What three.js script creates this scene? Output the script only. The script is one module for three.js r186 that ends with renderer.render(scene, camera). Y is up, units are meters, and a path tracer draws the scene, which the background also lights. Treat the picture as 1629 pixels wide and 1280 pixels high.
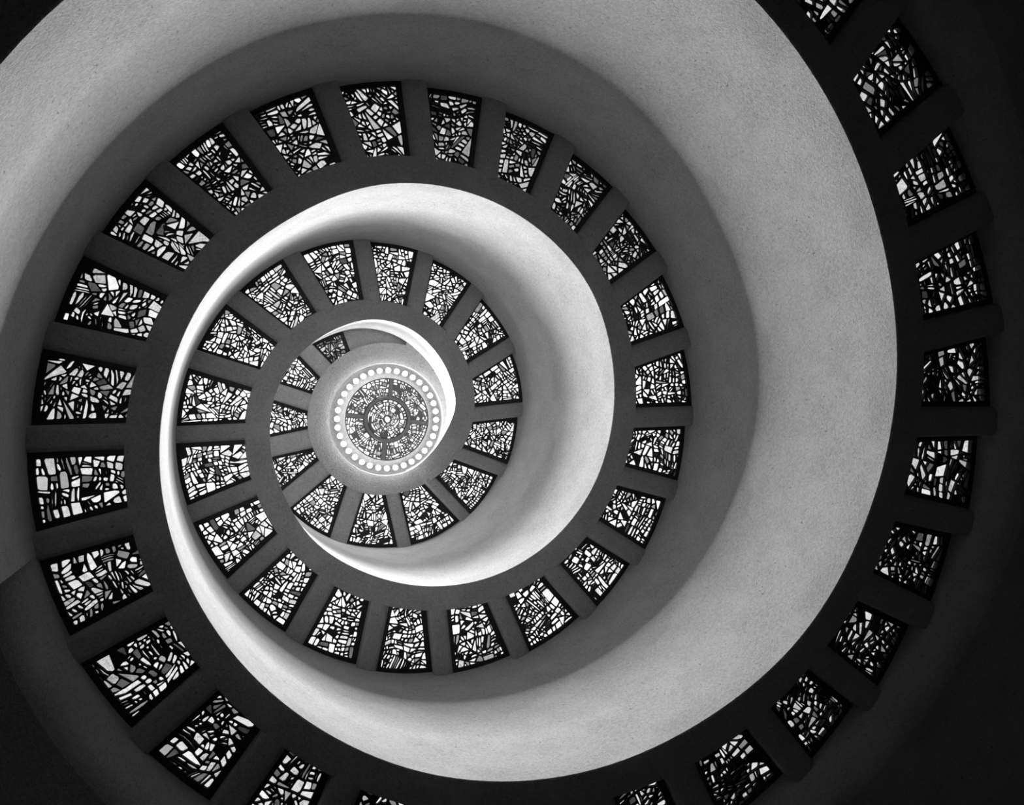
import * as THREE from 'three';
import { mergeGeometries } from 'three/addons/utils/BufferGeometryUtils.js';

// ---------------------------------------------------------------- camera, sky, exposure
const scene = new THREE.Scene();
const EYE = 1.6;                                            // height of the lens above the floor
const camera = new THREE.PerspectiveCamera(2 * Math.atan(640 / 1086) * 180 / Math.PI, 1629 / 1280, 0.05, 60);
camera.matrixAutoUpdate = true;
{                                                           // lying back under the spiral, looking almost straight up
  const tx = -0.017015, tz = 0.282607;
  const right = new THREE.Vector3(Math.cos(tz), -Math.sin(tz), 0);
  const fwd = new THREE.Vector3(Math.cos(tx) * Math.sin(tz), Math.cos(tx) * Math.cos(tz), -Math.sin(tx));
  const up = new THREE.Vector3().crossVectors(right, fwd);
  const m = new THREE.Matrix4().makeBasis(right, up, fwd.clone().negate());
  camera.position.set(-1.1402, EYE, 0.1708);
  camera.quaternion.setFromRotationMatrix(m);
}
scene.background = new THREE.Color(2.4, 2.4, 2.4);       // even, bright overcast
const renderer = new THREE.WebGLRenderer({ antialias: true });
renderer.toneMapping = THREE.LinearToneMapping;
renderer.toneMappingExposure = 1.0;
renderer.shadowMap.enabled = true;
renderer.shadowMap.type = THREE.PCFSoftShadowMap;
const LAMP = { candela: 8.6, tilt: 0.12, cone: 0.87, penumbra: 1, glow: 2, around: 0.27 };

// ---------------------------------------------------------------- helpers
function rng(seed) {
  let a = seed >>> 0;
  return () => { a = (a + 0x6D2B79F5) | 0; let t = Math.imul(a ^ (a >>> 15), 1 | a); t = (t + Math.imul(t ^ (t >>> 7), 61 | t)) ^ t; return ((t ^ (t >>> 14)) >>> 0) / 4294967296; };
}
const TAU = Math.PI * 2, clamp = (x, a, b) => Math.min(b, Math.max(a, x)), mix = (a, b, t) => a + (b - a) * t;
const names = {};
function numbered(n) { const k = names[n] = (names[n] ?? -1) + 1; return k ? `${n}_${String(k).padStart(3, '0')}` : n; }
function mesh(name, geometry, material, parent) {
  const o = new THREE.Mesh(geometry, material); o.name = name; o.castShadow = o.receiveShadow = true; parent.add(o); return o;
}
function thing(name, label, category, group, pos) {
  const o = new THREE.Group(); o.name = numbered(name); o.userData = { label, category, group };
  if (pos) o.position.set(...pos); scene.add(o); return o;
}
function structure(name) { const o = new THREE.Group(); o.name = name; o.userData = { kind: 'structure' }; scene.add(o); return o; }

// ---------------------------------------------------------------- textures and materials (surface grain only)
function noiseTile(size, seed) {                            // tileable value noise, returns f(x, y, period)
  const r = rng(seed), N = 256, p = new Float32Array(N * N); for (let i = 0; i < N * N; i++) p[i] = r();
  return (x, y, per) => {
    const xi = Math.floor(x), yi = Math.floor(y), fx = x - xi, fy = y - yi, sx = fx * fx * (3 - 2 * fx), sy = fy * fy * (3 - 2 * fy);
    const g = (i, j) => p[(((i % per) + per) % per) + (((j % per) + per) % per) * N];
    return mix(mix(g(xi, yi), g(xi + 1, yi), sx), mix(g(xi, yi + 1), g(xi + 1, yi + 1), sx), sy);
  };
}
function texture(size, fn) {
  const d = new Uint8Array(size * size * 4);
  for (let y = 0; y < size; y++) for (let x = 0; x < size; x++) { const v = clamp(Math.round(fn(x / size, y / size) * 255), 0, 255), i = (y * size + x) * 4; d[i] = d[i + 1] = d[i + 2] = v; d[i + 3] = 255; }
  const t = new THREE.DataTexture(d, size, size); t.wrapS = t.wrapT = THREE.RepeatWrapping; t.magFilter = THREE.LinearFilter; t.minFilter = THREE.LinearMipmapLinearFilter; t.generateMipmaps = true; t.needsUpdate = true; return t;
}
const nz = noiseTile(256, 7);
const grain = (u, v) => {
  const fine = nz(u * 240, v * 240, 240), mid = nz(u * 90 + 3, v * 90, 90), big = nz(u * 9, v * 9, 9), huge = nz(u * 3 + 1, v * 3, 3);
  const pit = nz(u * 170 + 9, v * 170, 170) > 0.93 ? 0.3 : nz(u * 76 + 4, v * 76, 76) > 0.955 ? 0.4 : 0;
  return { c: 0.84 + 0.26 * (fine - 0.5) + 0.18 * (mid - 0.5) + 0.12 * (big - 0.5) + 0.10 * (huge - 0.5) - pit, h: 0.6 * fine + 0.3 * mid - pit };
};
const plasterMap = texture(1024, (u, v) => grain(u, v).c), plasterBump = texture(1024, (u, v) => clamp(grain(u, v).h, 0, 1));
for (const t of [plasterMap, plasterBump]) t.repeat.set(1 / 1.8, 1 / 1.8);
const M = {};
M.plaster = new THREE.MeshStandardMaterial({ name: 'white_plaster', color: new THREE.Color().setRGB(0.52, 0.52, 0.52), map: plasterMap, bumpMap: plasterBump, bumpScale: 0.003, roughness: 0.92 });
M.concrete = new THREE.MeshStandardMaterial({ name: 'grey_concrete', color: new THREE.Color().setRGB(0.43, 0.43, 0.43), map: plasterMap, bumpMap: plasterBump, bumpScale: 0.006, roughness: 0.85 });
M.matrix = new THREE.MeshStandardMaterial({ name: 'black_resin', color: new THREE.Color().setRGB(0.02, 0.02, 0.02), roughness: 0.7 });
M.frame = new THREE.MeshStandardMaterial({ name: 'black_metal', color: new THREE.Color().setRGB(0.012, 0.012, 0.012), roughness: 0.5, metalness: 0.0 });
M.mullion = new THREE.MeshStandardMaterial({ name: 'dark_mullion', color: new THREE.Color().setRGB(0.04, 0.04, 0.04), roughness: 0.7 });
M.carpet = new THREE.MeshStandardMaterial({ name: 'dark_carpet', color: new THREE.Color().setRGB(0.025, 0.025, 0.025), roughness: 1 });
M.bulb = new THREE.MeshStandardMaterial({ name: 'lit_bulb_glass', color: 0xffffff, emissive: 0xffffff, emissiveIntensity: LAMP.glow, roughness: 0.3 });
M.socket = new THREE.MeshStandardMaterial({ name: 'socket_metal', color: new THREE.Color().setRGB(0.5, 0.5, 0.5), roughness: 0.4, metalness: 0.6 });
const glassMaps = [11, 23, 37].map((s, k) => {
  const n = noiseTile(256, s);
  const t = texture(256, (u, v) => {
    const a = n(u * 40, v * 40, 40), b = n(u * 14, v * 14, 14), c = n(u * 90, v * 90, 90);
    const vein = Math.abs(n(u * 18 + 5, v * 18, 18) - 0.5) < 0.035 ? 0.14 : 0, seed = c > 0.94 ? 0.3 : 0;
    return 1 - (k === 0 ? 0.08 : k === 1 ? 0.2 : 0.3) * a - 0.12 * b - vein * (k ? 1.4 : 0.5) - seed * (k === 2 ? 1.2 : 0.4);
  });
  t.repeat.set(2.2, 2.2); return t;
});
const TONES = [0.01, 0.028, 0.065, 0.13, 0.22, 0.32, 0.42, 0.52, 0.64, 0.78, 0.92];
const glassMats = TONES.map((t) => glassMaps.map((map, k) => new THREE.MeshPhysicalMaterial({ name: `slab_glass_${Math.round(t * 100)}`, color: new THREE.Color().setRGB(Math.sqrt(t), Math.sqrt(t), Math.sqrt(t)), map, roughness: 0.06, transmission: 1, thickness: 0, ior: 1.5 })));

// ---------------------------------------------------------------- the spiral: radius and height against turns T (T grows down and anticlockwise)
const base = (T) => 1.2699 + 1.3929 * T - 0.2283 * T * T + 0.0314 * T ** 3;
function knots(list, lo, step) {
  return (T) => {
    const u = clamp((T - lo) / step, 0, list.length - 1.0001), i = Math.floor(u), f = u - i, g = (j) => list[clamp(j, 0, list.length - 1)];
    return 0.5 * ((2 * g(i)) + (g(i + 1) - g(i - 1)) * f + (2 * g(i - 1) - 5 * g(i) + 4 * g(i + 1) - g(i + 2)) * f * f + (3 * g(i) - g(i - 1) - 3 * g(i + 1) + g(i + 2)) * f ** 3);
  };
}
const dIn = knots([-0.008, -0.025, -0.084, -0.095, -0.035, -0.052, -0.03, 0.029, 0.055, 0.02, 0.011, 0.008, -0.023, -0.033, 0.001, -0.009, 0.011, 0.029, 0.023, -0.004, -0.047, -0.052, -0.01, -0.011, -0.005, 0.001, -0.026, 0.009, 0.012, 0.013, 0.005, 0, 0.014, 0.012, -0.005, 0.013, -0.025, -0.039, -0.066, -0.027, 0.03, 0.043, 0.03, 0.009, -0.002, -0.011], -0.2, 0.06);
const dOut = knots([0.334, 0.338, 0.331, 0.337, 0.332, 0.341, 0.352, 0.367, 0.375, 0.374, 0.359, 0.336, 0.311, 0.296, 0.313, 0.335, 0.345, 0.363, 0.36, 0.322, 0.287, 0.265, 0.285, 0.297, 0.294, 0.314, 0.304, 0.289, 0.295, 0.299, 0.281, 0.289, 0.32, 0.316, 0.325, 0.308, 0.3, 0.278, 0.256, 0.288, 0.3], -0.2, 0.06);
const dTop = knots([-0.02, -0.02, -0.016, -0.011, -0.005, -0.002, 0.021, 0.084, 0.108, 0.069, 0.079, 0.076, 0.066, 0.054, 0.045, 0.042, 0.044, 0.086, 0.069, 0.044, 0.057, 0.091, 0.121, 0.188, 0.23, 0.251, 0.224, 0.188, 0.175, 0.163, 0.163, 0.2, 0.257, 0.286, 0.306, 0.284, 0.268, 0.261, 0.236, 0.247, 0.279, 0.294, 0.277, 0.234, 0.217, 0.201, 0.187, 0.164, 0.175, 0.192, 0.217, 0.251, 0.3, 0.369, 0.403, 0.421, 0.434], -0.2, 0.06);
const HC = 12.5;                                            // soffit of the top ring above the lens
const LIFT = 0.4, RING = { x: 0.1421, z: 0.0773, glass: 0.772, lamp: 0.886, edge: 1.018, out: 1.388, hub: 0.372, hubOut: 0.427, gx: 0.1854, gz: 0.0739 };   // gx, gz: the glass lies a little higher
function H(T) { const a = 12 - 3.5155 * T + 0.0323 * T * T, k = 0.02; return T < -0.4 ? HC : -k * Math.log(Math.exp(-(a - HC) / k) + 1) + HC; }
const axisX = (h) => 0.0955 * (12 - h), axisZ = (h) => 0.0098 * (12 - h);
function ringOut(T) {                                       // the top ring's outer edge, measured from the spiral's axis
  const a = T * TAU, dx = RING.x - axisX(HC), dz = RING.z - axisZ(HC), b = dx * Math.cos(a) + dz * Math.sin(a);
  return b + Math.sqrt(b * b - dx * dx - dz * dz + RING.out ** 2);
}
const rIn = (T) => base(T) + dIn(T), rTop = (T) => base(T) + dTop(T);
const rOut = (T) => { const s = clamp((T + 0.27) / 0.08, 0, 1); return mix(ringOut(T), base(T) + dOut(T), s); };
const at = (T, r, h) => [axisX(h) + r * Math.cos(T * TAU), h + EYE, axisZ(h) + r * Math.sin(T * TAU)];
const T0 = -0.16, T_RIM = 2.543, T_END = 3.543, GLASS = 0.13;

// a surface swept along T: rows(T) gives the points of the section in order
function sweep(t0, t1, step, rows, uvScale = 1, flip = false) {
  const n = Math.max(2, Math.ceil((t1 - t0) / step)), pos = [], uv = [], idx = [];
  let s = 0, last = null, m = 0;
  for (let i = 0; i <= n; i++) {
    const T = mix(t0, t1, i / n), pts = rows(T); m = pts.length;
    if (last) s += Math.hypot(pts[0][0] - last[0], pts[0][2] - last[2]);
    last = pts[0]; let v = 0;
    pts.forEach((p, j) => { if (j) v += Math.hypot(p[0] - pts[j - 1][0], p[1] - pts[j - 1][1], p[2] - pts[j - 1][2]); pos.push(...p); uv.push(s * uvScale, v * uvScale); });
  }
  for (let i = 0; i < n; i++) for (let j = 0; j < m - 1; j++) {
    const a = i * m + j, b = a + m;
    if (flip) idx.push(a, a + 1, b, b, a + 1, b + 1); else idx.push(a, b, a + 1, b, b + 1, a + 1);
  }
  const g = new THREE.BufferGeometry();
  g.setAttribute('position', new THREE.Float32BufferAttribute(pos, 3)); g.setAttribute('uv', new THREE.Float32BufferAttribute(uv, 2)); g.setIndex(idx); g.computeVertexNormals(); return g;
}
// a flat slab in plan: outline (and holes) of [x, z] points, from height y0 up to y1, about an origin
function slab(outline, holes, y0, y1, [ox, oz] = [0, 0], oy = 0) {
  const v = (p) => new THREE.Vector2(p[0] - ox, -(p[1] - oz));
  const s = new THREE.Shape(outline.map(v)); for (const h of holes) s.holes.push(new THREE.Path(h.map(v)));
  const g = new THREE.ExtrudeGeometry(s, { depth: y1 - y0, bevelEnabled: false, curveSegments: 1 });
  g.rotateX(-Math.PI / 2); g.translate(0, y0 - oy, 0); return g;
}
const circle = (x, z, r, n, a0 = 0, a1 = TAU, close = false) => Array.from({ length: n + (close ? 1 : 0) }, (_, i) => { const a = mix(a0, a1, i / n); return [x + r * Math.cos(a), z + r * Math.sin(a)]; });

// ---------------------------------------------------------------- walls, ceiling, floor
{
  const w = structure('wall_spiral'), st = 1 / 144, ch = (T) => 0.014 * clamp((T - T0) / 0.12, 0, 1);
  const top = (T) => H(T - 1) + GLASS + 0.1;
  mesh('plaster_face', sweep(T0, T_RIM, st, (T) => {
    const h0 = H(T) + ch(T), h1 = H(T - 1) + GLASS, rows = [];
    for (let k = 0; k <= 8; k++) { const f = k / 8; rows.push(at(T, mix(rIn(T), rTop(T), f), mix(h0, h1, f))); }
    rows.push(at(T, rTop(T), top(T))); return rows;
  }), M.plaster, w);
  mesh('rim', sweep(T0, T_RIM, st, (T) => { const h = H(T), a = rIn(T), b = Math.max(rOut(T), a + 0.06); return [at(T, a, h + ch(T)), at(T, a + ch(T), h), at(T, mix(a, b, 0.5), h), at(T, b - ch(T), h), at(T, b, h + ch(T))]; }, 1, true), M.concrete, w);
  mesh('outer_face', sweep(T0, T_RIM, st, (T) => { const b = Math.max(rOut(T), rIn(T) + 0.06), h = H(T), t = top(T), c = Math.max(b, rTop(T) + 0.2); return [at(T, b, h + ch(T)), at(T, b, h + 0.3 * Math.min(1, (t - h) / 3)), at(T, c, t), at(T, rTop(T), t)]; }, 1, true), M.concrete, w);
  for (const T of [T_RIM]) {                                // the cut end of the hanging wall
    const h = H(T), t = top(T), p = [at(T, rIn(T), h), at(T, rOut(T), h), at(T, rTop(T) + 0.2, t), at(T, rTop(T), t)];
    const g = new THREE.BufferGeometry(); g.setAttribute('position', new THREE.Float32BufferAttribute(p.flat(), 3)); g.setAttribute('uv', new THREE.Float32BufferAttribute([0, 0, .3, 0, .3, 3, 0, 3], 2)); g.setIndex([0, 1, 2, 0, 2, 3]); g.computeVertexNormals(); mesh('end_face', g, M.concrete, w);
  }
}
{
  // the lowest turn is a short band over the mouth of a wide, unlit ambulatory
  const w = structure('wall_outer'), R_AMB = 7.4;
  const top = (T) => H(T - 1) + GLASS + 0.1, bot = (T) => H(T - 1) + GLASS - mix(0.52, 0.34, clamp((T - T_RIM) / 0.35, 0, 1));
  const foot = (T) => rTop(T) + 0.3;
  // the band curls away below into the soffit in a quarter round
  mesh('plaster_face', sweep(T_RIM, T_END, 1 / 144, (T) => { const g = H(T - 1) + GLASS, b = bot(T), k = 0.75, rows = []; for (let j = 0; j <= 8; j++) { const a = j / 8 * Math.PI / 2; rows.push(at(T, rTop(T) + 0.3 * (1 - Math.sin(a)), b + (g - b) * k * (1 - Math.cos(a)))); } rows.push(at(T, rTop(T), g), at(T, rTop(T), top(T))); return rows; }), M.plaster, w);
  mesh('outer_face', sweep(T_RIM, T_END, 1 / 72, (T) => [at(T, rTop(T), top(T)), at(T, rTop(T) + 0.3, top(T)), at(T, rTop(T) + 0.34, bot(T))]), M.concrete, w);
  mesh('ambulatory_soffit', sweep(T_RIM, T_END, 1 / 96, (T) => [0, 0.25, 0.5, 0.75, 1].map((f) => at(T, mix(foot(T), R_AMB, f), bot(T))), 1, true), M.concrete, w);
  mesh('ambulatory_wall', sweep(T_RIM, T_END, 1 / 96, (T) => [at(T, R_AMB - 0.02, -EYE), at(T, R_AMB - 0.02, bot(T) + 0.3), at(T, R_AMB + 0.25, bot(T) + 0.3), at(T, R_AMB + 0.25, -EYE)]), M.plaster, w);
  const h0 = bot(T_END) - 0.05, h1 = bot(T_RIM) + 0.3, g = new THREE.BufferGeometry();   // where the soffit steps up
  const q = (d) => [at(T_RIM + d, rOut(T_RIM) - 0.02, h0), at(T_RIM + d, R_AMB, h0), at(T_RIM + d, R_AMB, h1), at(T_RIM + d, rOut(T_RIM) - 0.02, h1)];
  const A = q(0), B = q(-0.006), P = [A[0], A[1], A[2], A[3], B[0], B[1], B[2], B[3]];
  g.setAttribute('position', new THREE.Float32BufferAttribute(P.flat(), 3)); g.setAttribute('uv', new THREE.Float32BufferAttribute(P.flatMap((p) => [p[2], p[1]]), 2)); g.setIndex([0, 1, 2, 0, 2, 3, 4, 6, 5, 4, 7, 6, 0, 4, 5, 0, 5, 1]);
  mesh('soffit_step', g.toNonIndexed(), M.concrete, w).geometry.computeVertexNormals();
}
{
  const c = structure('ceiling'), y = HC + EYE, N = 160, arc = (f, a, b, n) => Array.from({ length: n + 1 }, (_, i) => { const T = mix(a, b, i / n), p = at(T, f(T), HC); return [p[0], p[2]]; });
  const outline = [...arc((T) => rTop(T) + 0.05, T0, 0.195, 60), ...arc((T) => rOut(T - 1), 0.195, 1 + T0, 150)];
  mesh('ring_soffit', slab(outline, [circle(RING.x, RING.z, RING.edge, N)], y, y + LIFT + 0.05), M.concrete, c);
  mesh('closing_slab', slab([...arc((T) => rTop(T) + 0.1, 0.19, 0.3045, 30), ...arc((T) => rOut(T - 1) - 0.1, 0.3045, 0.19, 30)], [], y + 0.09, y + 0.3), M.concrete, c);
  mesh('lamp_bed', slab(circle(RING.x, RING.z, RING.edge + 0.06, N), [circle(RING.gx, RING.gz, RING.glass, N)], y + LIFT, y + LIFT + 0.2), M.concrete, c);
  const mu = mesh('mullion_ring', slab(circle(RING.gx, RING.gz, RING.hubOut, 96), [circle(RING.gx, RING.gz, RING.hub, 96)], y + LIFT, y + LIFT + 0.1), M.mullion, c);
  for (let k = 0; k < 4; k++) {
    const a = 1.466 + k * Math.PI / 2, ca = Math.cos(a), sa = Math.sin(a), hw = 0.034, P = (r, t) => [RING.gx + r * ca - t * sa, RING.gz + r * sa + t * ca];
    mesh('mullion', slab([P(RING.hubOut - 0.01, -hw), P(RING.glass + 0.02, -hw), P(RING.glass + 0.02, hw), P(RING.hubOut - 0.01, hw)], [], y + LIFT + 0.005, y + LIFT + 0.1), M.mullion, c);
  }
  // beyond the last windows, outside the picture, the ceiling is a plain slab
  mesh('end_slab', sweep(3.176, T_END, 1 / 96, (T) => { const h = H(3.2 - 1) + GLASS - 0.1, b = H(T - 1) + GLASS; return [at(T, rOut(T - 1) - 0.1, b), at(T, rTop(T) + 0.1, b), at(T, rTop(T) + 0.1, b + 0.2), at(T, rOut(T - 1) - 0.1, b + 0.2)]; }, 1, true), M.concrete, c);
}
{
  const f = structure('floor'); mesh('carpet', slab(circle(axisX(-EYE), axisZ(-EYE), 8, 120), [], -0.2, 0), M.carpet, f);
}

// ---------------------------------------------------------------- slab-glass panels: a convex outline is broken into shards
const area = (p) => { let a = 0; for (let i = 0, j = p.length - 1; i < p.length; j = i++) a += p[j][0] * p[i][1] - p[i][0] * p[j][1]; return a / 2; };
const centre = (p) => { let x = 0, y = 0; for (const q of p) { x += q[0]; y += q[1]; } return [x / p.length, y / p.length]; };
function clip(p, nx, ny, d) {                               // keeps nx*x + ny*y <= d
  const o = [];
  for (let i = 0; i < p.length; i++) {
    const a = p[i], b = p[(i + 1) % p.length], da = nx * a[0] + ny * a[1] - d, db = nx * b[0] + ny * b[1] - d;
    if (da <= 0) o.push(a);
    if ((da < 0 && db > 0) || (da > 0 && db < 0)) { const t = da / (da - db); o.push([mix(a[0], b[0], t), mix(a[1], b[1], t)]); }
  }
  return o;
}
function inset(p, d) {
  let o = p; const s = Math.sign(area(p));
  for (let i = 0; i < p.length && o.length > 2; i++) {
    const a = p[i], b = p[(i + 1) % p.length], l = Math.hypot(b[0] - a[0], b[1] - a[1]); if (l < 1e-6) continue;
    const nx = s * (b[1] - a[1]) / l, ny = -s * (b[0] - a[0]) / l; o = clip(o, nx, ny, nx * a[0] + ny * a[1] - d);
  }
  return o;
}
const gauss = (r) => (r() + r() + r() - 1.5) * 1.15;
function shatter(poly, count, r, jitter) {
  const mean = Math.abs(area(poly)) / count, out = [], stack = [[poly, 0]];
  const clusterA = r() * 6, fx = 3 + r() * 5, fy = 3 + r() * 5;
  while (stack.length) {
    const [p, depth] = stack.pop(), A = Math.abs(area(p)); if (p.length < 3 || A < mean * 0.05) continue;
    const c = centre(p), cl = 0.6 + 0.55 * Math.sin(clusterA + fx * c[0]) * Math.cos(fy * c[1] + clusterA * 2);
    let sxx = 0, sxy = 0, syy = 0; for (let i = 0; i < p.length; i++) { const a = p[i], b = p[(i + 1) % p.length], mx = (a[0] + b[0]) / 2 - c[0], my = (a[1] + b[1]) / 2 - c[1], l = Math.hypot(a[0] - b[0], a[1] - b[1]); sxx += l * mx * mx; sxy += l * mx * my; syy += l * my * my; }
    const th = 0.5 * Math.atan2(2 * sxy, sxx - syy), ev = Math.sqrt((sxx - syy) ** 2 + 4 * sxy * sxy), ratio = Math.sqrt((sxx + syy + ev) / Math.max(sxx + syy - ev, 1e-9));
    const stop = mean * Math.exp(gauss(r) * 0.85) * (0.75 + 0.6 * cl);
    if (A < stop && ratio < 3.4) { out.push(p); continue; }
    const turned = r() < (ratio < 1.5 ? 0.35 : 0.05) ? Math.PI / 2 : 0, skew = depth < 3 ? jitter * 1.5 : jitter;
    let best = null;                                        // of a few cuts, the one that leaves the stoutest pieces
    for (let k = 0; k < 9; k++) {
      const dir = th + turned + gauss(r) * skew, nx = Math.cos(dir), ny = Math.sin(dir), pr = p.map((q) => nx * q[0] + ny * q[1]), lo = Math.min(...pr), hi = Math.max(...pr);
      const d = mix(lo, hi, 0.5 + gauss(r) * 0.11), parts = [clip(p, nx, ny, d), clip(p, -nx, -ny, -d)];
      const score = Math.min(...parts.map((q) => { if (q.length < 3) return 0; let l = 0, sharp = 1; for (let i = 0; i < q.length; i++) { const a = q[i], b = q[(i + 1) % q.length], c = q[(i + q.length - 1) % q.length]; l += Math.hypot(a[0] - b[0], a[1] - b[1]); const ux = b[0] - a[0], uy = b[1] - a[1], vx = c[0] - a[0], vy = c[1] - a[1]; if ((ux * vx + uy * vy) / (Math.hypot(ux, uy) * Math.hypot(vx, vy) + 1e-12) > 0.42) sharp *= 0.45; } return sharp * 4 * Math.PI * Math.abs(area(q)) / (l * l); })) * (0.8 + 0.4 * r());
      if (!best || score > best.score) best = { score, nx, ny, lo, hi };
    }
    const { nx, ny, lo, hi } = best;
    const strips = A < mean * 5 && r() < 0.22 ? 3 : 2; let rest = p;
    for (let k = 1; k < strips; k++) { const d = mix(lo, hi, (k + gauss(r) * 0.2) / strips); stack.push([clip(rest, nx, ny, d), depth + 1]); rest = clip(rest, -nx, -ny, -d); if (rest.length < 3) break; }
    if (rest.length > 2) stack.push([rest, depth + 1]);
  }
  return out;
}
function soften(p, r) {                                     // knocks the corners off a shard
  const o = [], n = p.length;
  for (let i = 0; i < n; i++) {
    const a = p[(i + n - 1) % n], b = p[i], c = p[(i + 1) % n], la = Math.hypot(a[0] - b[0], a[1] - b[1]), lc = Math.hypot(c[0] - b[0], c[1] - b[1]);
    if (Math.min(la, lc) < 0.004) { o.push(b); continue; }
    const f = Math.min(0.3, (0.003 + 0.009 * r()) / Math.min(la, lc));
    if (n > 6 || r() < 0.15) { o.push(b); continue; }
    o.push([mix(b[0], a[0], f), mix(b[1], a[1], f)], [mix(b[0], c[0], f), mix(b[1], c[1], f)]);
  }
  return o;
}
function shardGeometry(p, y0, y1, r, grow = 1) {
  const c = centre(p), P = p.map((q) => [c[0] + (q[0] - c[0]) * grow, c[1] + (q[1] - c[1]) * grow]); if (area(P) < 0) P.reverse();
  const n = P.length, pos = [], uv = [], ou = r() * 3, ov = r() * 3, ang = r() * 6, ca = Math.cos(ang), sa = Math.sin(ang);
  const put = (q, y) => { pos.push(q[0] - c[0], y, q[1] - c[1]); uv.push(ou + ca * (q[0] - c[0]) - sa * (q[1] - c[1]), ov + sa * (q[0] - c[0]) + ca * (q[1] - c[1]) + y); };
  for (let i = 1; i < n - 1; i++) { put(P[0], y0); put(P[i], y0); put(P[i + 1], y0); put(P[0], y1); put(P[i + 1], y1); put(P[i], y1); }
  for (let i = 0; i < n; i++) { const a = P[i], b = P[(i + 1) % n]; put(a, y0); put(a, y1); put(b, y1); put(a, y0); put(b, y1); put(b, y0); }
  const g = new THREE.BufferGeometry(); g.setAttribute('position', new THREE.Float32BufferAttribute(pos, 3)); g.setAttribute('uv', new THREE.Float32BufferAttribute(uv, 2)); g.computeVertexNormals();
  return { g, c };
}
// fills a panel thing with its matrix and glass; bed: outline in metres about the panel's base; place maps pattern space to it
function glaze(root, bedOutline, pattern, place, { count, seed, tone, spread, gap, depth, far, jitter = 0.09, hub = null }) {
  const r = rng(seed), holes = hub ? [hub] : [], chips = {}, dx = r() * 9, dy = r() * 9, sp = 3 + 3 * r();
  const darkAt = (c) => Math.sin(dx + sp * c[0] * 1.7 + 1.3 * Math.sin(dy + sp * c[1])) * Math.cos(dy + sp * c[1] * 1.4);
  for (const cell of shatter(pattern, count, r, jitter)) {
    if (r() < 0.045) continue;
    let p = inset(cell, gap * (0.5 + 0.8 * r() * r())); if (p.length < 3) continue;
    if (r() < 0.09) { const c = centre(p), k = 0.72 + 0.2 * r(); p = p.map((q) => [mix(c[0], q[0], k), mix(c[1], q[1], k)]); }
    if (Math.abs(area(p)) < gap * gap * 1.6) continue;
    p = soften(p, r).map(place).filter((q, i, a) => { const b = a[(i + 1) % a.length]; return Math.hypot(q[0] - b[0], q[1] - b[1]) > 0.0015; }); if (p.length < 3) continue;
    const A = Math.abs(area(p)), c = centre(p), roll = r() + 0.22 * darkAt(c) * spread;
    let t = tone * (0.86 + 0.28 * r()); if (roll > 1 - spread) t *= 0.35 + 0.5 * r(); if (roll > 1 - spread * 0.45) t *= 0.08 + 0.3 * r();
    let q = 0; while (q < TONES.length - 1 && Math.abs(TONES[q + 1] - t) < Math.abs(TONES[q] - t)) q++;
    const mat = glassMats[q][Math.floor(r() * 3)], s = shardGeometry(p, 0.012, 0.012 + depth * (0.75 + 0.2 * r()), r, 1.012);
    holes.push(p);
    if (Math.sqrt(A) * 1086 / far > 7) { const o = mesh(numbered2(root, 'glass_pane'), s.g, mat, root); o.position.set(s.c[0], 0, s.c[1]); } else { s.g.translate(s.c[0], 0, s.c[1]); (chips[mat.uuid] ??= { mat, list: [] }).list.push(s.g); }
  }
  mesh('black_matrix', slab(bedOutline, holes, 0.008, 0.008 + depth), M.matrix, root);
  const list = Object.values(chips);
  if (list.length) {
    const byTone = [[], []], near = (x) => TONES.reduce((b, q, j) => (Math.abs(q - x) < Math.abs(TONES[b] - x) ? j : b), 0); for (const k of list) byTone[k.mat.color.r > Math.sqrt(tone * 0.6) ? 1 : 0].push(...k.list);
    byTone.forEach((gs, k) => { if (gs.length) { const o = mesh(numbered2(root, 'glass_chips'), mergeGeometries(gs), glassMats[near(k ? tone : tone * 0.25)][1], root); o.userData.kind = 'stuff'; } });
  }
}
function numbered2(root, n) { const u = root._n ??= {}; const k = u[n] = (u[n] ?? -1) + 1; return k ? `${n}_${String(k).padStart(3, '0')}` : n; }

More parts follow.
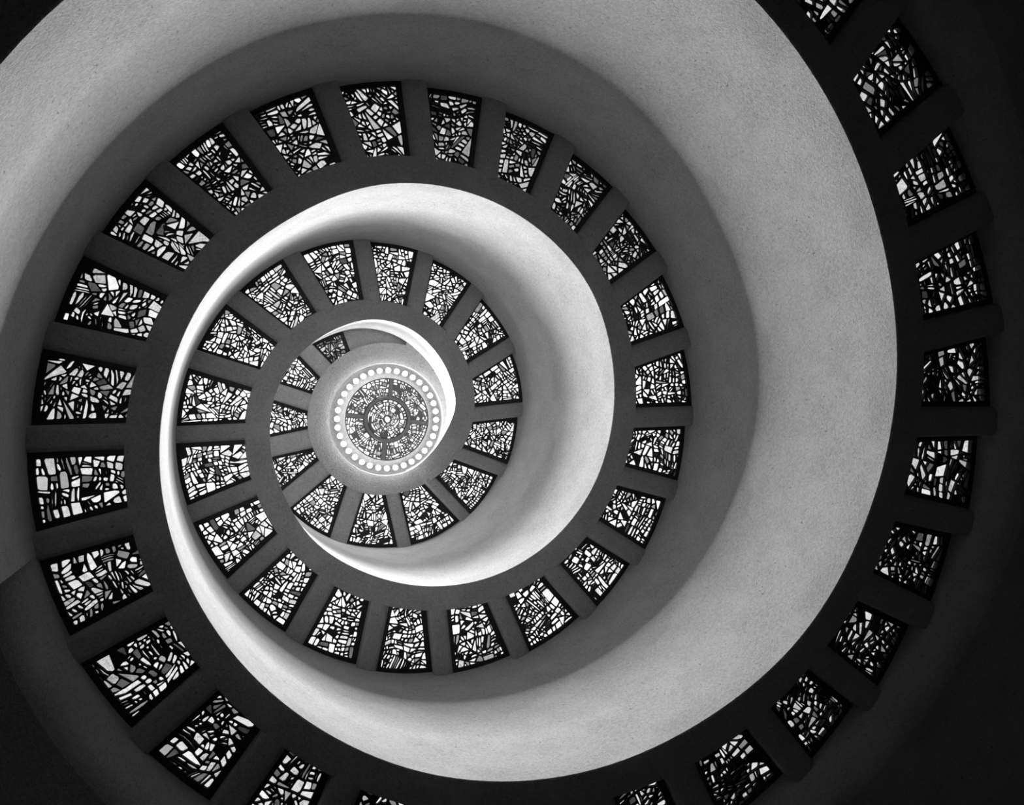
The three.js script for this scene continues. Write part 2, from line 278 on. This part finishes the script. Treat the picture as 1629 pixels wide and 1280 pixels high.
// ---------------------------------------------------------------- the windows down the spiral (outer edge from a to b, in turns) and the ribs between them
const BAYS = [
  [0.3048, 0.3570], [0.3830, 0.4370], [0.4620, 0.5210], [0.5480, 0.6000], [0.6240, 0.6900],
  [0.7122, 0.7775], [0.7943, 0.8617], [0.8773, 0.9340], [0.9511, 1.0079], [1.0257, 1.0814], [1.0989, 1.1491], [1.1668, 1.2109], [1.2268, 1.2704],
  [1.2854, 1.3309], [1.3460, 1.3883], [1.4031, 1.4437], [1.4588, 1.5006], [1.5131, 1.5563], [1.5686, 1.6121], [1.6241, 1.6631], [1.6761, 1.7121],
  [1.7246, 1.7599], [1.7721, 1.8093], [1.8208, 1.8586], [1.8708, 1.9046], [1.9170, 1.9517], [1.9642, 1.9989], [2.0112, 2.0467], [2.0593, 2.0944],
  [2.1076, 2.1386], [2.1518, 2.1813], [2.1943, 2.2232], [2.2359, 2.2644], [2.2763, 2.3057], [2.3171, 2.3469], [2.3586, 2.3863], [2.3974, 2.4245],
  [2.4352, 2.4617], [2.4720, 2.4992], [2.5086, 2.5356], [2.5451, 2.5723], [2.5816, 2.6090], [2.6183, 2.6442], [2.6542, 2.6777], [2.6885, 2.7130],
  [2.7240, 2.7485], [2.7585, 2.7825], [2.7925, 2.8165], [2.8280, 2.8560], [2.8665, 2.8910], [2.9010, 2.9256], [2.9360, 2.9610], [2.9705, 2.9963],
  [3.0062, 3.0304], [3.0405, 3.0662], [3.0770, 3.1010], [3.1122, 3.1385], [3.1500, 3.1750],
];
const ORD = 'first second third fourth fifth sixth seventh eighth ninth tenth eleventh twelfth thirteenth fourteenth fifteenth sixteenth seventeenth eighteenth nineteenth twentieth twenty-first twenty-second twenty-third twenty-fourth twenty-fifth twenty-sixth twenty-seventh twenty-eighth twenty-ninth thirtieth thirty-first'.split(' ');
const TURN = ['inner', 'middle', 'outer', 'lowest'];
const ribs = BAYS.slice(0, -1).map(([, b], i) => { const a = BAYS[i + 1][0], T = (a + b) / 2; return { T, w: (a - b) * TAU * rTop(T) }; });
ribs.push({ T: 3.1805, w: 0.3 });
const seen = [0, 0, 0, 0], where = BAYS.map(([a, b]) => { const k = Math.floor((a + b) / 2 - 0.25); return { k, n: seen[k]++ }; });

BAYS.forEach(([a, b], i) => {
  const Tm = (a + b) / 2, h = H(Tm - 1) + GLASS, o = at(Tm, (rOut(Tm - 1) + rTop(Tm)) / 2, h), R = rng(900 + i * 17);
  const L = i ? ribs[i - 1] : { T: 0.3048, w: 0 }, U = ribs[i];
  // a point of the plan: radius rr at the lower or upper side, the sides running parallel to the ribs, drawn in by d
  const side = (k, rr, d) => { const q = k ? U : L, T = q.T + (k ? -1 : 1) * Math.asin((q.w / 2 + d) / rr) / TAU, p = at(T, rr, h); return [p[0] - o[0], p[2] - o[2]]; };
  const outer = (d, n, e0 = d, e1 = d) => { const l = Math.atan2(...side(0, rTop(a) - d, e0).map((v, j) => v + [o[0], o[2]][j] - [axisX(h), axisZ(h)][j]).reverse()) / TAU, Ta = a + (l - a - Math.round(l - a)), u = Math.atan2(...side(1, rTop(b) - d, e1).map((v, j) => v + [o[0], o[2]][j] - [axisX(h), axisZ(h)][j]).reverse()) / TAU, Tb = b + (u - b - Math.round(u - b)); return Array.from({ length: n + 1 }, (_, j) => { const T = mix(Ta, Tb, j / n), p = at(T, rTop(T) - d, h); return [p[0] - o[0], p[2] - o[2]]; }); };
  const FR = 0.042, frameOut = [...outer(-0.02, 8, -0.012, -0.034), side(1, rOut(b - 1) - 0.08, -0.034), side(0, rOut(a - 1) - 0.08, -0.012)], bed = [...outer(FR, 8), side(1, rOut(b - 1) - 0.01, FR), side(0, rOut(a - 1) - 0.01, FR)];
  const bedOver = [...outer(FR - 0.012, 8), side(1, rOut(b - 1) - 0.022, FR - 0.012), side(0, rOut(a - 1) - 0.022, FR - 0.012)];
  const w = where[i], turn = TURN[w.k];
  const right = Tm > 2 && (Tm % 1 > 0.84 || Tm % 1 < 0.26);
  let tone = Tm < 1.3 ? 0.82 : Tm < 2.1 ? 0.76 : right ? 0.42 : 0.47; let spread = Tm < 1.3 ? 0.12 : Tm < 2.1 ? 0.22 : right ? 0.44 : 0.34;
  if (i === 0) { tone = 0.46; spread = 0.5; }
  spread *= 0.75 + 0.5 * R(); tone *= 0.95 + 0.1 * R();
  const look = spread > 0.42 ? 'dark-flecked' : spread > 0.2 ? 'pale' : 'bright';
  const p = thing('stained_glass', `${look} stained glass window, ${ORD[w.n]} anticlockwise from the top of the spiral's ${turn} turn`, 'stained glass', `stained glass windows down the ${turn} turn`, o);
  mesh('frame', slab(frameOut, [bed], 0, 0.06), M.frame, p);
  // bend the breaks: a soft swirl that dies out at the panel's edges
  const W = 0.5 * Math.hypot(bed[0][0] - bed[8][0], bed[0][1] - bed[8][1]) + 0.05, ph = R() * 6, amp = 0.012 + 0.05 * R() * R(), cx = (R() - 0.5) * W, cy = (R() - 0.5) * W;
  const place = ([x, y]) => {
    let d = 9; for (let k = 0; k < bed.length; k++) { const s = bed[k], e = bed[(k + 1) % bed.length], l = Math.hypot(e[0] - s[0], e[1] - s[1]); d = Math.min(d, Math.abs((e[0] - s[0]) * (y - s[1]) - (e[1] - s[1]) * (x - s[0])) / l); }
    const f = Math.min(1, d / (0.3 * W)), k = f * f * (3 - 2 * f) * amp, rad = Math.hypot(x - cx, y - cy);
    return [x + k * Math.sin(ph + 7 * y / W * 0.5 + 2 * rad / W), y + k * Math.cos(ph * 1.7 + 6 * x / W * 0.5 + 2 * rad / W)];
  };
  glaze(p, bedOver, inset(bed, 0.004), place, { count: Math.min(72 + Math.floor(20 * R()), Math.abs(area(bed)) / 0.0054), seed: 4000 + i * 31, tone, spread, gap: 0.0052 + 0.00064 * h, depth: 0.03, far: h });
});

ribs.forEach(({ T, w }, i) => {
  const h = H(T - 1), r0 = rOut(T - 1) - 0.06, r1 = rTop(T) + 0.09, hw = w / 2, c = 0.075, top = 0.4;
  const s = new THREE.Shape(); s.moveTo(-hw, top); s.lineTo(-hw, c); s.quadraticCurveTo(-hw, 0, -hw + c, 0); s.lineTo(hw - c, 0); s.quadraticCurveTo(hw, 0, hw, c); s.lineTo(hw, top); s.closePath();
  const g = new THREE.ExtrudeGeometry(s, { depth: r1 - r0, bevelEnabled: false, curveSegments: 4, steps: 1 });
  const k = where[i], o = mesh(numbered('concrete_rib'), g, M.concrete, scene), p = at(T, r0, h + 0.003), a = T * TAU;
  o.position.set(...p); o.rotation.y = Math.atan2(Math.cos(a), Math.sin(a));
  o.userData = { label: `grey concrete rib just past the ${ORD[k.n]} window anticlockwise from the top, ${TURN[k.k]} turn`, category: 'rib', group: `concrete ribs between the windows of the ${TURN[k.k]} turn` };
});

// ---------------------------------------------------------------- the roundel at the top and its ring of lamps
{
  const y = HC + EYE + LIFT + 0.02, QN = ['upper left', 'lower left', 'lower right', 'upper right'];
  for (let k = 0; k < 4; k++) {
    const a0 = 1.466 + k * Math.PI / 2, a1 = a0 + Math.PI / 2, r0 = RING.hubOut + 0.002, r1 = RING.glass + 0.003, am = (a0 + a1) / 2, rm = (r0 + r1) / 2;
    const o = [RING.gx + rm * Math.cos(am), y, RING.gz + rm * Math.sin(am)];
    const p = thing('stained_glass', `${QN[k]} curved quarter of stained glass around the small round window at the summit`, 'stained glass', 'stained glass quarters around the ceiling roundel', o);
    const place = ([u, v]) => { const an = am + u / v * (v / rm); return [RING.gx + v * Math.cos(an) - o[0], RING.gz + v * Math.sin(an) - o[2]]; };
    const e = 0.034, lim = (v) => (Math.PI / 4 - e / v) * rm, pat = [[-lim(r0), r0 + 0.012], [lim(r0), r0 + 0.012], [lim(r1), r1 - 0.014], [-lim(r1), r1 - 0.014]];
    const an = (f) => mix(a0, a1, f), bed = [...Array.from({ length: 17 }, (_, j) => { const t = an(j / 16); return [RING.gx + r1 * Math.cos(t) - o[0], RING.gz + r1 * Math.sin(t) - o[2]]; }), ...Array.from({ length: 17 }, (_, j) => { const t = an(1 - j / 16); return [RING.gx + r0 * Math.cos(t) - o[0], RING.gz + r0 * Math.sin(t) - o[2]]; })];
    glaze(p, bed, pat, place, { count: 62, seed: 7100 + k * 13, tone: 0.9, spread: 0.1, gap: 0.0125, depth: 0.03, far: HC, jitter: 0.14 });
  }
  const o = [RING.gx, y, RING.gz], p = thing('stained_glass_roundel', 'small round stained glass window at the very summit, inside the ring of lamps', 'stained glass', 'summit roundel', o);
  const R0 = 0.055, rm = 0.22, rr = rng(77), hub = circle(0, 0, R0, 7).map(([x, z]) => { const k = 0.9 + 0.25 * rr(); return [x * k, z * k]; });
  const s0 = shardGeometry(hub, 0.012, 0.036, rr, 1.01); mesh('glass_pane', s0.g, glassMats[9][1], p).position.set(s0.c[0], 0, s0.c[1]);
  const place = ([u, v]) => [v * Math.cos(u / rm), v * Math.sin(u / rm)];
  glaze(p, circle(0, 0, RING.hub + 0.006, 64), [[0, R0 + 0.02], [TAU * rm, R0 + 0.02], [TAU * rm, RING.hub - 0.004], [0, RING.hub - 0.004]], place, { count: 84, seed: 7301, tone: 0.85, spread: 0.1, gap: 0.0115, depth: 0.03, far: HC, jitter: 0.1, hub });
}
{
  const sphere = new THREE.SphereGeometry(0.05, 20, 14), sock = new THREE.CylinderGeometry(0.03, 0.04, 0.4, 20), SP = ['upper', 'left', 'lower', 'right'];
  for (let k = 0; k < 36; k++) {
    const a = (89.4 + k * 10) / 360 * TAU, q = Math.floor(((a - 1.466 + TAU) % TAU) / (Math.PI / 2)), n = Math.floor((((a - 1.466 + TAU) % TAU) % (Math.PI / 2)) / (Math.PI / 18));
    const b = thing('globe_lamp', `lit round bulb in the summit ring, ${ORD[n]} anticlockwise past the ${SP[q]} spoke`, 'lamp', 'ring of lit bulbs round the summit roundel', [RING.x + RING.lamp * Math.cos(a), HC + EYE - 0.02, RING.z + RING.lamp * Math.sin(a)]);
    mesh('bulb', sphere, M.bulb, b);
    mesh('socket', sock, M.socket, b).position.y = 0.23;
    // the bulbs on the left of the ring burn brighter, as their wider halos show
    const l = new THREE.SpotLight(0xffffff, LAMP.candela * (1 + 0.3 * Math.cos(a - 3.2) + 0.17 * Math.cos(2 * a)), 0, LAMP.cone, LAMP.penumbra, 2);
    l.position.set(0, 0, 0); l.castShadow = true; l.shadow.radius = 2.5; l.shadow.mapSize.set(512, 512); l.shadow.camera.near = 0.06; l.name = 'lamp_light';
    l.target.position.set(-Math.cos(a) * Math.sin(LAMP.tilt) * 5, -Math.cos(LAMP.tilt) * 5, -Math.sin(a) * Math.sin(LAMP.tilt) * 5); l.target.name = 'lamp_aim';
    const o = new THREE.PointLight(0xffffff, LAMP.around, 0, 2); o.castShadow = true; o.shadow.radius = 2.5; o.name = 'lamp_glow';
    b.add(l, l.target, o);
  }
}

renderer.render(scene, camera);
